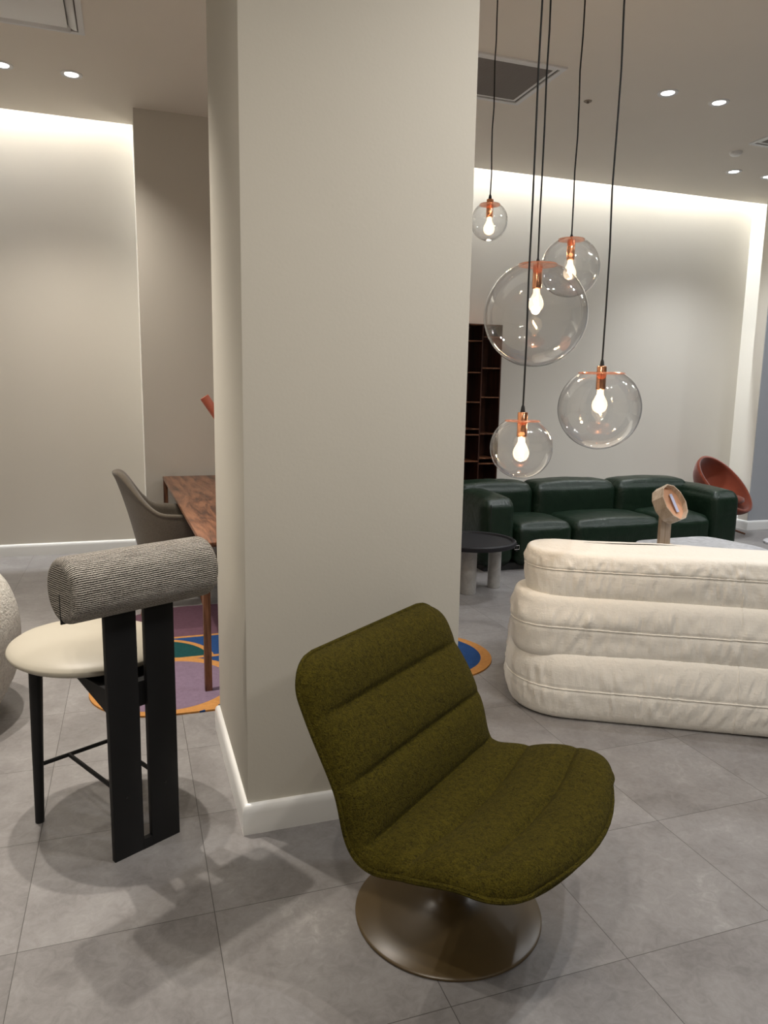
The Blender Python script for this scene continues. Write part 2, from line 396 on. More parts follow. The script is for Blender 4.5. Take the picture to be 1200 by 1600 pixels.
def vent(x0, y0, x1, y1, label, mode):
    t = thing('ceiling_vent', label, 'air vent', ((x0 + x1) / 2, (y0 + y1) / 2, ZC)); hx, hy = (x1 - x0) / 2, (y1 - y0) / 2
    def ring(name, o, i, z0, z1, m):
        bm = bmesh.new()
        for sx in (-1, 1): bm_box(bm, (sx * (o + i) / 2 * hx, 0, (z0 + z1) / 2), ((o - i) * hx, 2 * o * hy, z1 - z0))
        for sy in (-1, 1): bm_box(bm, (0, sy * (o + i) / 2 * hy, (z0 + z1) / 2), (2 * i * hx, (o - i) * hy, z1 - z0))
        return link_mesh(name, bm, m, t, smooth=False)
    ring('outer_frame', 1, .90, -.012, .0, M_white)
    if mode == 'grille':
        ring('inner_frame', .86, .80, -.006, .0, M_white)
        bm = bmesh.new()
        for k in range(46): bm_box(bm, (0, -hy * .8 + k * hy * 1.6 / 45, -.003), (hx * 1.62, .008, .004))
        link_mesh('grille', bm, M_grille, t, smooth=False)
        box('backing', (0, 0, -.0005), (hx * 1.84, hy * 1.84, .001), M_dark, t)
    else:
        box('centre_panel', (0, 0, -.014), (hx * 1.46, hy * 1.46, .016), M_white, t, bev=.004)
        box('backing', (0, 0, -.0005), (hx * 1.84, hy * 1.84, .001), M_grille, t)
        for sx, sy in ((1, 0), (-1, 0), (0, 1), (0, -1)):
            bm = bmesh.new(); a = [];
            for k in range(7):
                f = k / 6; d = .74 + .14 * f; z = -.002 - .020 * sin(pi * f / 2)
                if sx: a.append((bm.verts.new((sx * d * hx, -hy * .78, z)), bm.verts.new((sx * d * hx, hy * .78, z))))
                else: a.append((bm.verts.new((-hx * .78, sy * d * hy, z)), bm.verts.new((hx * .78, sy * d * hy, z))))
            for p, q in zip(a, a[1:]): bm.faces.new((p[0], p[1], q[1], q[0]))
            o = link_mesh('louvre', bm, M_white, t); md = o.modifiers.new('s', 'SOLIDIFY'); md.thickness = .002
    return t
vent(2.215, 4.79, 2.925, 5.49, 'square ceiling grille with dark mesh beside the pillar', 'grille')
vent(-.89, 4.77, -.18, 5.475, 'white ceiling air outlet with curved louvre in the top left corner', 'cassette')
vent(5.24, 4.84, 5.94, 5.54, 'ceiling grille cut by the right picture edge', 'grille')
t = thing('smoke_detector', 'flat round white smoke detector on the ceiling at right', 'smoke detector', (5.33, 5.776, ZC))
lathe('housing', [(0, -.03), (.035, -.03), (.05, -.02), (.055, 0), (0, 0)], M_white, t, 32)
t = thing('fire_sprinkler', 'tiny dark sprinkler head on the ceiling right of the mesh grille', 'sprinkler', (3.395, 5.246, ZC))
lathe('rosette', [(0, -.006), (.028, -.005), (.032, 0), (0, 0)], mat('sprinkler_metal', (.25, .20, .15), .4, .6), t, 24)
lathe('nozzle', [(0, -.016), (.010, -.016), (.010, -.013), (.006, -.012), (.006, -.005), (0, -.005)], mat('nozzle_metal', (.16, .12, .09), .4, .6), t, 16)

# ------------------------------------------------------------------ rug
def arc(cx, cy, r, a0, a1, n=16): return [(cx + r * cos(radians(a0 + (a1 - a0) * k / n)), cy + r * sin(radians(a0 + (a1 - a0) * k / n))) for k in range(n + 1)]
outline = arc(.13, 3.82, .375, 125, 270, 26) + arc(.62, 3.80, .36, 262, 278, 4) + arc(1.60, 3.86, .39, 262, 425, 26) + [(1.72, 4.4)] + arc(1.45, 4.90, .35, 10, 90, 10) + arc(.35, 4.7, .55, 90, 190, 18)
tag(prism('area_rug', outline, 0, .009, M_rug), 'low rug of purple, blue and green shapes outlined in orange', 'rug')

# ------------------------------------------------------------------ lounge chair
def catmull(P, k=8):
    out = []; n = len(P)
    for i in range(n - 1):
        p0, p1, p2, p3 = P[max(i - 1, 0)], P[i], P[i + 1], P[min(i + 2, n - 1)]
        for j in range(k):
            t = j / k; out.append(tuple(.5 * ((2 * b) + (-a + c) * t + (2 * a - 5 * b + 4 * c - d) * t * t + (-a + 3 * b - 3 * c + d) * t ** 3) for a, b, c, d in zip(p0, p1, p2, p3)))
    out.append(tuple(P[-1])); return out
def lounge():
    t = thing('lounge_chair', 'olive green boucle swivel lounge chair with channel seams on a round bronze foot', 'armchair', (.851, 1.822, 0), radians(-52.1))
    K = 16
    #        s      z      half width
    prof = [(-.264, .842, .350), (-.186, .697, .358), (-.094, .539, .362), (-.040, .392, .362), (.080, .404, .366), (.235, .440, .372), (.385, .432, .366)]
    pts = catmull(prof, K); n = len(pts)
    ln = [0]
    for a, b in zip(pts, pts[1:]): ln.append(ln[-1] + sqrt((a[0] - b[0]) ** 2 + (a[1] - b[1]) ** 2))
    L = ln[-1]; NV = 44
    def frame(i):
        a, b = pts[max(i - 1, 0)], pts[min(i + 1, n - 1)]; d = Vector((b[0] - a[0], 0, b[1] - a[1])).normalized(); return d, Vector((-d.z, 0, d.x))
    def surf(i, v, side):
        s, z, w = pts[i]; w += .032; z += .006; d, N = frame(i)
        u = i / K; ch = u - math.floor(u) if i < n - 1 else 1.0
        # rounded outline corners and rounded end lips
        w2 = w
        for dist, r in ((ln[i], .105), (L - ln[i], .12)):
            if dist < r: w2 -= r - sqrt(max(0, r * r - (r - dist) ** 2))
        lip = 1.0
        for dist, r in ((ln[i], .075), (L - ln[i], .07)):
            if dist < r: lip *= sqrt(max(0, 1 - (1 - dist / r) ** 2))
        vv = abs(v); E = sqrt(max(0, 1 - vv ** 9))
        seatness = max(0, min(1, (ln[i] - ln[3 * K]) / (L - ln[3 * K])))
        bow = .055 * seatness * (1 - v * v); scoop = -.030 * sin(pi * min(1, seatness * 1.0)) * (1 - v * v) - .012 * (1 - v * v) * (1 - seatness)
        p = Vector((s, v * w2, z)) + d * bow + N * scoop
        if side == 0:
            pf = (sin(pi * ch)) ** .42 if 0 < ch < 1 else 0
            fade = 1 - .75 * vv ** 6
            h = (.030 + .012 * vv ** 6 + .036 * pf * fade) * E * lip
            p += N * (h - .036)
        elif side == 1:
            p += N * (-.036 - (.020 + .026 * (1 - vv ** 3)) * E * lip); p.y *= 1.022
        else: p += N * -.036
        return p
    for name, side in (('cushion', 0), ('outer_shell', 1)):
        bm = bmesh.new(); g = []
        vs = [sin(pi / 2 * (-1 + 2 * k / NV)) for k in range(NV + 1)]
        for i in range(n):
            g.append([bm.verts.new(surf(i, v, side)) for v in vs])
        h = [[bm.verts.new(surf(i, v, 2)) for v in vs] for i in range(n)]
        for G in (g, h):
            for i in range(n - 1):
                for k in range(NV): bm.faces.new((G[i][k], G[i][k + 1], G[i + 1][k + 1], G[i + 1][k]))
        loopg = [g[i][0] for i in range(n)] + g[-1][1:] + [g[i][-1] for i in range(n - 2, -1, -1)] + g[0][-2:0:-1]
        looph = [h[i][0] for i in range(n)] + h[-1][1:] + [h[i][-1] for i in range(n - 2, -1, -1)] + h[0][-2:0:-1]
        for k in range(len(loopg)):
            kk = (k + 1) % len(loopg); bm.faces.new((loopg[k], loopg[kk], looph[kk], looph[k]))
        bmesh.ops.remove_doubles(bm, verts=bm.verts, dist=.0003)
        o = link_mesh(name, bm, M_olive, t, sharp=0)
        if name == 'cushion':
            md = o.modifiers.new('s', 'SUBSURF'); md.levels = md.render_levels = 1
    # piping cord running round the rim between cushion and shell
    rim = [surf(i, -1, 2) for i in range(n)] + [surf(n - 1, v, 2) for v in [-.9 + .2 * k for k in range(10)]] + [surf(i, 1, 2) for i in range(n - 1, -1, -1)] + [surf(0, v, 2) for v in [.9 - .2 * k for k in range(10)]]
    rr = []
    for p in rim:
        if not rr or (p - rr[-1]).length > .012: rr.append(p)
    tube('piping', rr, .007, M_olive, t, 8, True)
    lathe('foot', [(0, 0), (.272, 0), (.277, .004), (.277, .009), (.272, .013), (.20, .024), (.12, .040), (.07, .056), (.045, .075), (.032, .105), (.028, .15), (.028, .30), (0, .30)], M_gold, t, 96)
    lathe('swivel_plate', [(0, .29), (.05, .29), (.10, .315), (.10, .33), (0, .33)], M_gold, t, 32, loc=(.06, 0, 0))
lounge()

# ------------------------------------------------------------------ bar stool
def stool():
    t = thing('bar_stool', 'black wooden bar stool with round cream seat and grey tweed bolster back', 'bar stool', (.005, 2.422, 0), math.atan2(.478, .878))
    # local axes: x along the back board, y towards the front legs
    bm = bmesh.new()
    # board with a long slot: left and right plank, joined by a thin sill at the floor
    for sx in (-1, 1): bm_box(bm, (sx * .0675, 0, .47), (.105, .020, .94), bev=.0015)
    bm_box(bm, (0, 0, .0175), (.04, .020, .035)); bm_box(bm, (0, 0, .90), (.04, .020, .06))
    link_mesh('back_board', bm, M_black, t)
    bm = bmesh.new()   # gusset carrying the seat
    vs = [bm.verts.new((x, y, z)) for x in (-.11, .11) for y, z in ((.01, .585), (.30, .585), (.22, .565), (.01, .50))]
    a, b = vs[:4], vs[4:]
    bm.faces.new(a); bm.faces.new(b[::-1])
    for k in range(4): bm.faces.new((a[k], b[k], b[(k + 1) % 4], a[(k + 1) % 4]))
    link_mesh('seat_bracket', bm, M_black, t, smooth=False)
    for sx in (-1, 1):
        tube('leg', [(sx * .19, .403, 0), (sx * .185, .395, .3), (sx * .18, .385, .585)], [.015, .019, .023], M_black, t, 16)
    tube('footrest', [(-.19, .400, .215), (.19, .400, .215)], .0075, M_black, t, 10)
    for sx in (-1, 1): tube('stretcher', [(sx * .075, .400, .215), (sx * .075, .008, .215)], .0075, M_black, t, 10)
    # pebble shaped seat
    bm = bmesh.new(); rings = []; NA = 72
    for j in range(15):
        ph = -pi / 2 + pi * j / 14; row = []
        for i in range(NA):
            a = 2 * pi * i / NA; rr = max(0, cos(ph)) ** .62
            x = .268 * rr * cos(a); y = .305 * rr * sin(a); y = y * (1 + .06 * sin(a)) + .345
            z = .622 + (.046 if ph > 0 else .042) * (abs(sin(ph)) ** 1.15) * (1 if ph > 0 else -1)
            row.append(bm.verts.new((x, y, z)))
        rings.append(row)
    for a, b in zip(rings, rings[1:]):
        for i in range(NA): bm.faces.new((a[i], a[(i + 1) % NA], b[(i + 1) % NA], b[i]))
    bmesh.ops.remove_doubles(bm, verts=bm.verts, dist=.001)
    link_mesh('seat', bm, M_cream, t, sharp=0)
    # bolster, soft edged cylinder along x, with UVs in metres
    bm = bmesh.new(); uvl = bm.loops.layers.uv.new('UVMap'); NA = 64; R_, hl, er = .102, .250, .024
    prof = [(-hl, 0), (-hl, .03), (-hl, R_ - er)] + [(-hl + er - er * cos(a), R_ - er + er * sin(a)) for a in [pi / 2 * k / 6 for k in range(1, 7)]]
    prof += [(-hl + er + (2 * hl - 2 * er) * k / 12, R_) for k in range(1, 12)]
    prof += [(-x, r) for x, r in prof[:9][::-1]]
    arcl = [0]
    for p, q in zip(prof, prof[1:]): arcl.append(arcl[-1] + sqrt((p[0] - q[0]) ** 2 + (p[1] - q[1]) ** 2))
    G = []
    for k, (x, r) in enumerate(prof):
        row = []
        for i in range(NA):
            a = 2 * pi * i / NA
            # a slit under the ends where the board slides in
            rr = r
            if abs(x) > hl - er * 1.1 and abs(math.atan2(sin(a + pi / 2), cos(a + pi / 2))) < .055: pass
            row.append(bm.verts.new((x, rr * cos(a) * .97, .938 + rr * sin(a))))
        G.append(row)
    for k in range(len(prof) - 1):
        for i in range(NA):
            j = (i + 1) % NA
            try: f = bm.faces.new((G[k][i], G[k][j], G[k + 1][j], G[k + 1][i]))
            except ValueError: continue
            for lp, (kk, ii) in zip(f.loops, ((k, i), (k, i + 1), (k + 1, i + 1), (k + 1, i))):
                xx, r_ = prof[kk]
                if abs(xx) >= hl - 1e-4:   # flat end: ribs run straight across
                    a = 2 * pi * ii / NA; lp[uvl].uv = (r_ * cos(a), r_ * sin(a))
                else: lp[uvl].uv = (xx, R_ * 2 * pi * ii / NA)
    bmesh.ops.remove_doubles(bm, verts=bm.verts, dist=.0002)
    bol = link_mesh('bolster', bm, M_tweed, t, sharp=0)
    for sx in (-1, 1): box('slit', (sx * (hl - .010), 0, .938 - .055), (.0215, .005, .092), M_dark, bol)
    pp = [(-hl + .008, .97 * (R_ - .012) * cos(a), .938 + (R_ - .012) * sin(a)) for a in [2 * pi * k / 48 for k in range(48)]]
    tube('end_seam', pp, .0022, M_tweed, bol, 6, True)
    for x in (-.07, .07):
        o = lathe('screw_cap', [(0, 0), (.004, 0), (.004, .0015), (0, .0015)], M_blackmetal, t, 12)
        o.rotation_euler = (pi / 2, 0, 0); o.location = (x, -.0095, .21)
    return t
stool()

# ------------------------------------------------------------------ white stacked sofa
def layer(name, parent, x0, x1, y0, y1, z0, z1, rc, bul, seed, seam=.5, crown=.02):
    """one stuffed slab: rounded-rectangle plan, pillow section, seam half way"""
    bm = bmesh.new(); per = []
    corners = [((x1 - rc, y1 - rc), 0), ((x0 + rc, y1 - rc), 90), ((x0 + rc, y0 + rc), 180), ((x1 - rc, y0 + rc), 270)]
    raw = []
    for (cx, cy), a0 in corners:
        for k in range(25): a = radians(a0 + 90 * k / 24); raw.append((cx + rc * cos(a), cy + rc * sin(a), cos(a), sin(a)))
    # resample
    out = []
    for k in range(len(raw)):
        p, q = raw[k], raw[(k + 1) % len(raw)]; d = sqrt((p[0] - q[0]) ** 2 + (p[1] - q[1]) ** 2); m = max(1, int(d / .0075))
        for j in range(m): f = j / m; out.append(tuple(a + (b - a) * f for a, b in zip(p, q)))
    nP = len(out); cum = [0]
    for k in range(nP): p, q = out[k], out[(k + 1) % nP]; cum.append(cum[-1] + sqrt((p[0] - q[0]) ** 2 + (p[1] - q[1]) ** 2))
    H2 = (z1 - z0) / 2; zm = z0 + (z1 - z0) * seam; NS = 40; rows = []
    def pos(k, ph):
        x, y, nx, ny = out[k]; s = cum[k]
        c = max(0, cos(ph)) ** .50; sn = math.copysign(abs(sin(ph)) ** 1.0, sin(ph))
        hh = (z1 - zm) if sn > 0 else (zm - z0)
        z = zm + hh * sn
        off = bul * (c - 1)
        # gathers fanning out from the seam, plus slow lumps
        sk = s + .10 * sn * noise.noise(Vector((s * 1.5, seed, 3))); wv = noise.noise(Vector((sk * 70 + seed * 9, sn * 1.5, seed))) * (.6 + .8 * noise.noise(Vector((s * 5, seed * 2, 1)))) + .6 * noise.noise(Vector((sk * 28, sn * 2, seed + 5))) ; wv2 = noise.noise(Vector((s * 2.2, sn * 1.5, seed * 3)))
        amp = .0080 * math.exp(-((abs(ph) - .35) / .45) ** 2)
        off += amp * wv * 1.6 + .010 * wv2
        off -= .006 * math.exp(-(ph / .06) ** 2)
        return Vector((x + nx * off, y + ny * off, z + .006 * wv2))
    for j in range(NS + 1):
        ph = -pi / 2 + pi * j / NS
        rows.append([bm.verts.new(pos(k, ph)) for k in range(nP)])
    for a, b in zip(rows, rows[1:]):
        for k in range(nP): kk = (k + 1) % nP; bm.faces.new((a[k], a[kk], b[kk], b[k]))
    for top in (True, False):   # close with shrinking rings, crowned
        cur = rows[-1] if top else rows[0]; base = [v.co.copy() for v in cur]
        cx0, cx1, cy = x0 + rc, x1 - rc, (y0 + y1) / 2
        if y1 - y0 > 2 * rc + .02: pass
        M = 8; prev = cur
        for r in range(1, M + 1):
            f = r / M; ring = []
            for co in base:
                tx = max(cx0, min(cx1, co.x)); q = Vector((tx, cy, co.z)); p = co.lerp(q, f)
                p.z = co.z + (crown if top else -.0) * (1 - (1 - f) ** 2)
                p.z += .006 * noise.noise(Vector((p.x * 3, p.y * 3, seed))) * f
                ring.append(bm.verts.new(p))
            for k in range(nP): kk = (k + 1) % nP; bm.faces.new((prev[k], prev[kk], ring[kk], ring[k]))
            prev = ring
    bmesh.ops.remove_doubles(bm, verts=bm.verts, dist=.0005)
    o = link_mesh(name, bm, M_linen, parent, sharp=0)
    tube('piping', [pos(k, 0) + Vector((out[k][2], out[k][3], 0)) * .003 for k in range(nP)], .0035, M_linen, o, 6, True)
    return o, out, pos
def white_sofa():
    ang = math.atan2(-.497, .868)
    t = thing('stacked_sofa', 'low white cotton sofa whose back is three stacked padded rolls', 'sofa', (2.247, 2.727, 0), ang)
    specs = [('base_roll', -.645, 1.75, -.07, .95, .0, .335, .30, 1, .48, .075, .01),
             ('middle_roll', -.635, 1.73, -.045, .40, .290, .600, .20, 2, .53, .07, .01),
             ('top_roll', -.575, 1.70, -.015, .37, .565, .808, .17, 3, .66, .06, .022)]
    for nm, x0, x1, y0, y1, z0, z1, rc, sd, sm, bl, cr in specs:
        o, out, pos = layer(nm, t, x0, x1, y0, y1, z0, z1, rc, bl, sd, sm, cr)
        # vertical joining seam
        ks = [k for k in range(len(out)) if out[k][3] < -.99]; k = min(ks, key=lambda k: abs(out[k][0] - .395))
        pts = [pos(k, -1.35 + 2.7 * j / 20) + Vector((0, -.0005, 0)) for j in range(21)]
        tube('joining_seam', pts, .0022, M_linen, o, 6)
    bm = bmesh.new()
    puff('seat_cushion', (.55, .68, .40), (2.2, .56, .19), M_linen, t, r=.08, crown=(.01, .01, .03))
    return t
white_sofa()

# ------------------------------------------------------------------ green leather sofa
def green_sofa():
    t = thing('leather_sofa', 'dark green leather modular sofa with puffy block cushions against the back wall', 'sofa', (2.83, 5.60, 0))
    W = 2.77
    box('plinth', (W / 2, .46, .03), (W - .10, .80, .06), M_dark, t)
    def block(name, x0, x1, y0, y1, z0, z1, cr=.03, r=.07):
        o = puff(name, ((x0 + x1) / 2, (y0 + y1) / 2, (z0 + z1) / 2), (x1 - x0, y1 - y0, z1 - z0), M_leather, t, r=r, crown=(.006, .014, cr), n=26, wr=.004)
        return o
    block('armrest', 0, .315, 0, .92, .055, .63, .045, .075); block('armrest', 2.45, 2.775, 0, .92, .055, .625, .045, .075)
    for a, b in ((.33, .905), (.92, 1.865), (1.88, 2.445)): block('seat_cushion', a, b, .0, .60, .055, .405, .045)
    for a, b in ((.0, .78), (.79, 1.71), (1.72, 2.60)): block('back_cushion', a, b, .50, .86, .08, .69, .045, .08)
    bk = thing('x', '', 'x'); bpy.data.objects.remove(bk)
    b = tube('buckle', [(.30, -.018, .20), (.345, -.018, .20), (.345, -.018, .235), (.30, -.018, .235)], .005, mat('steel_buckle', (.5, .5, .5), .25, 1), t, 8, True)
    bm = bmesh.new(); bm_box(bm, (.323, -.012, .217), (.02, .012, .07), bev=.003); link_mesh('strap', bm, M_dark, b)
    tube('seam', [(.065, -.006, .10), (.065, -.010, .35), (.065, -.006, .60)], .003, M_dark, t, 6)
    return t
green_sofa()

# ------------------------------------------------------------------ round side table
t = thing('side_table', 'round black tray-top side table on thick pale concrete legs by the green sofa', 'side table', (2.49, 5.11, 0))
lathe('tabletop', [(0, .375), (.31, .375), (.335, .380), (.343, .395), (.340, .412), (.328, .420), (.315, .416), (.308, .402), (0, .400)], M_darktop, t, 72)
for dx, dy in ((-.05, -.06), (.235, .06), (-.10, .19)):
    r = .062 if dx < .2 else .052
    lathe('leg', [(0, 0), (r * .92, 0), (r, .008), (r, .374), (0, .374)], M_conc, t, 32, loc=(dx, dy, 0))

# ------------------------------------------------------------------ bookshelf
def shelf():
    x1, yf = 3.665, 7.0; cw = .2155; n = 4; x0 = x1 - cw * n; top = 2.235; d = .30
    t = thing('bookcase', 'tall narrow dark walnut bookcase of empty cells against the back wall', 'bookcase', (x0, yf, 0))
    for k in range(n + 1): box('upright', (k * cw, d / 2, top / 2), (.012, d, top), M_shelf, t)
    box('back_panel', (n * cw / 2, d - .005, top / 2), (n * cw - .012, .008, top), M_shelf, t)
    A = [2.065, 1.748, 1.446, 1.170, 1.110, .832, .53, .25]; B = [2.0 + .11, 1.796, 1.4975, 1.119, .863, .806, .50, .22]
    for k in range(n):
        for z in (A if k % 2 == 0 else B) + [.03, top - .006]: box('shelf', ((k + .5) * cw, d / 2 - .004, z), (cw - .012, d - .012, .012), M_walnut, t)
shelf()

# ------------------------------------------------------------------ pendants
def pendant(x, y, z, R_, label, stick=.0, cut=.84):
    """clear globe R_ centred at z, copper socket tube through a tinted disc, black cord to the ceiling"""
    t = thing('pendant_lamp', label, 'pendant lamp', (x, y, z), 0, 'cluster of clear glass globe pendants')
    top = R_ * cut; ro = sqrt(R_ * R_ - top * top)
    pr_ = []
    for k in range(41):
        a = -pi / 2 + (math.asin(cut) + pi / 2) * k / 40; pr_.append((R_ * cos(a) if k else 0, R_ * sin(a)))
    g = lathe('globe', pr_, M_glass, t, 72, sharp=0)
    g2 = lathe('disc', [(.019, top - .003), (ro * 1.0, top - .003), (ro * 1.03, top), (ro, top + .004), (.019, top + .004)], M_copperglass, t, 64, closed=True)
    s1 = top + stick; sl = .098
    lathe('socket', [(0, s1 - sl), (.017, s1 - sl), (.020, s1 - sl + .003), (.020, s1 - .003), (.018, s1), (0, s1)], M_copper, t, 32)
    lathe('cord_grip', [(0, s1), (.010, s1), (.007, s1 + .02), (.004, s1 + .028), (0, s1 + .028)], M_cord, t, 16)
    wob = [Vector((0.0025 * sin(k * 2.1 + x * 9), 0.0025 * cos(k * 1.7 + y * 5), 0)) * (0 < k < 9) for k in range(10)]
    L_ = ZC - z - .03; tube('cord', [Vector((0, 0, s1 + .02 + (L_ - s1 - .02) * k / 9)) + wob[k] for k in range(10)], .0038, M_cord, t, 8)
    lathe('ceiling_rose', [(0, L_ - .0), (.05, L_), (.05, L_ + .03), (0, L_ + .03)], M_copper, t, 32)
    zb = s1 - sl
    b = lathe('bulb', [(.0, zb - .098), (.012, zb - .096), (.023, zb - .089), (.030, zb - .077), (.0325, zb - .064), (.030, zb - .050), (.022, zb - .034), (.015, zb - .020), (.013, zb), (0, zb)], M_bulbglass, t, 32, sharp=0)
    pts = []
    for k in range(25):
        a = 2 * pi * k / 24 * 3; pts.append((.010 * cos(a), .010 * sin(a), zb - .040 - .045 * abs(((k / 24 * 6) % 2) - 1)))
    tube('filament', pts, .0022, M_fil, b, 6)
    l = bpy.data.lights.new('bulb_light', 'POINT'); l.energy = 3.0; l.color = (1, .72, .45); l.shadow_soft_size = .02
    lo = bpy.data.objects.new('bulb_light', l); lo.location = (x, y, z + zb - .13); C.objects.link(lo)
pendant(1.673, 2.896, 1.874, .222, 'largest clear glass globe pendant in the centre of the cluster', 0, .93)
pendant(1.473, 2.611, 1.326, .124, 'small clear glass globe pendant hanging lowest, with copper socket above it', .035)
pendant(1.886, 2.696, 1.482, .173, 'medium clear glass globe pendant at the right of the cluster', .030)
pendant(2.151, 3.401, 2.176, .150, 'clear glass globe pendant partly behind the largest one', 0, .90)
pendant(2.011, 4.056, 2.519, .108, 'smallest and highest glass globe pendant, half hidden by the pillar', .03)

# ------------------------------------------------------------------ dining table
tbl = thing('dining_table', 'long walnut dining table with slim square legs, half behind the pillar', 'table', (.315, 3.67, .009), radians(1.2))
TW, TL, TH = 1.0, 2.95, .775
box('tabletop', (TW / 2, TL / 2, TH - .012), (TW, TL, .024), M_walnut, tbl, bev=.002)
bm = bmesh.new()
for x in (.09, TW - .09): bm_box(bm, (x, TL / 2, TH - .065), (.022, TL - .16, .075))
for y in (.09, TL - .09): bm_box(bm, (TW / 2, y, TH - .065), (TW - .18, .022, .075))
link_mesh('apron', bm, M_shelf, tbl, smooth=False)
for x in (.0195, TW - .0195):
    for y in (.0195, TL - .0195): box('leg', (x, y, (TH - .024) / 2), (.036, .036, TH - .024), M_walnutv, tbl, bev=.002)

def dining_chair(x, y, rz, label):
    """upholstered tub chair; local +x is forward"""
    t = thing('dining_chair', label, 'chair', (x, y, .012), rz)
    bm = bmesh.new(); NA, NZ = 56, 16; amax = radians(128)
    def ptop(a):
        f = abs(a) / amax; f2 = max(0, min(1, (f - .16) / .50)); s = f2 * f2 * (3 - 2 * f2)
        return .962 - .26 * s - .07 * max(0, f - .5)
    def P(a, v, out):
        zt = ptop(a); z = .40 + (zt - .40) * v
        lean = .075 * v * v * max(0, cos(a)) ** .7
        r = .20 + .085 * v ** .7 + out
        if v > .93: r -= .012 * ((v - .93) / .07) ** 2 * (1 if out > 0 else -1)
        cx = -r * cos(a) - lean; cy = r * 1.0 * sin(a)
        if abs(a) > radians(90): cx = -r * cos(a) * 1.25
        return Vector((cx, cy, z))
    rows = []
    for i in range(NA + 1):
        a = -amax + 2 * amax * i / NA
        ring = [P(a, k / NZ, .0) for k in range(NZ + 1)]
        mid = (P(a, 1, 0) + P(a, 1, -.062)) / 2 + Vector((0, 0, .012)); ring.append(mid)
        ring += [P(a, k / NZ, -.062) for k in range(NZ, -1, -1)]
        rows.append([bm.verts.new(p) for p in ring])
    m_ = len(rows[0])
    for a, b in zip(rows, rows[1:]):
        for k in range(m_): kk = (k + 1) % m_; bm.faces.new((a[k], a[kk], b[kk], b[k]))
    bm.faces.new(rows[0]); bm.faces.new(rows[-1])
    o = link_mesh('shell', bm, M_taupe, t, sharp=0); md = o.modifiers.new('s', 'SUBSURF'); md.levels = md.render_levels = 1
    puff('seat_cushion', (.02, 0, .43), (.46, .40, .10), M_taupe, t, r=.045, crown=(0, 0, .02), n=12)
    for sx in (-1, 1):
        for sy in (-1, 1): tube('leg', [(sx * .21 + .0, sy * .21, 0), (sx * .13, sy * .13, .40)], [.010, .016], M_walnutv, t, 10)
    return t
dining_chair(.235, 5.30, radians(2), 'taupe wool tub dining chair pushed up to the walnut table')

# desk lamp with coral tubes on the dining table
t = thing('desk_lamp', 'coral red desk lamp with a tilted tube head, mostly behind the pillar', 'desk lamp', (.84, 5.62, TH + .009))
lathe('base', [(0, 0), (.085, 0), (.085, .012), (.08, .016), (0, .016)], M_red, t, 40)
tube('stem', [(0, 0, .01), (0, 0, .38)], .007, M_red, t, 12)
tube('arm', [(0, 0, .38), (-.195, 0, .535)], .007, M_red, t, 12)
d = Vector((-.105, 0, .158)).normalized(); p0 = Vector((-.210, 0, .535))
bm = bmesh.new(); a_, b_ = p0 + d * .01, p0 + d * .19
bm_tube(bm, [a_, a_ + d * .003, b_ - d * .001, b_], [.030, .034, .034, .034], 32, caps=True); link_mesh('lamp_head', bm, M_red, t)
tube('joint', [p0 + Vector((0, -.035, 0)), p0 + Vector((0, .035, 0))], .016, M_copper, t, 16)

# ------------------------------------------------------------------ white boucle armchair at the left edge
def pouf():
    t = thing('boucle_armchair', 'rounded white boucle armchair cut off by the left edge', 'armchair', (-1.02, 3.70, 0))
    bm = bmesh.new(); NA = 72; rings = []
    prof = [(.30, .0), (.36, .02), (.42, .10), (.475, .22), (.498, .36), (.49, .50), (.45, .62), (.38, .70), (.30, .735), (.24, .72), (.21, .66), (.20, .45), (0, .44)]
    for k in range(len(prof)): pass
    P = catmull([(r, z) for r, z in prof], 4)
    for r, z in P:
        rings.append([bm.verts.new((r * cos(2 * pi * i / NA), r * sin(2 * pi * i / NA) * 1.0, z + .0)) for i in range(NA)])
    for a, b in zip(rings, rings[1:]):
        for i in range(NA): bm.faces.new((a[i], a[(i + 1) % NA], b[(i + 1) % NA], b[i]))
    bm.faces.new(rings[0])
    # open the front (towards -x) by lowering the rim there
    for v in bm.verts:
        a = math.atan2(v.co.y, -v.co.x); f = max(0, 1 - abs(a) / 1.0); v.co.z -= max(0, v.co.z - .45) * min(1, f * 1.6)
    bmesh.ops.remove_doubles(bm, verts=bm.verts, dist=.001)
    link_mesh('body', bm, M_boucle, t, sharp=0)
    lathe('seat_cushion', [(0, .36), (.18, .36), (.215, .40), (.21, .46), (.17, .49), (0, .50)], M_boucle, t, 40, sharp=0)
pouf()

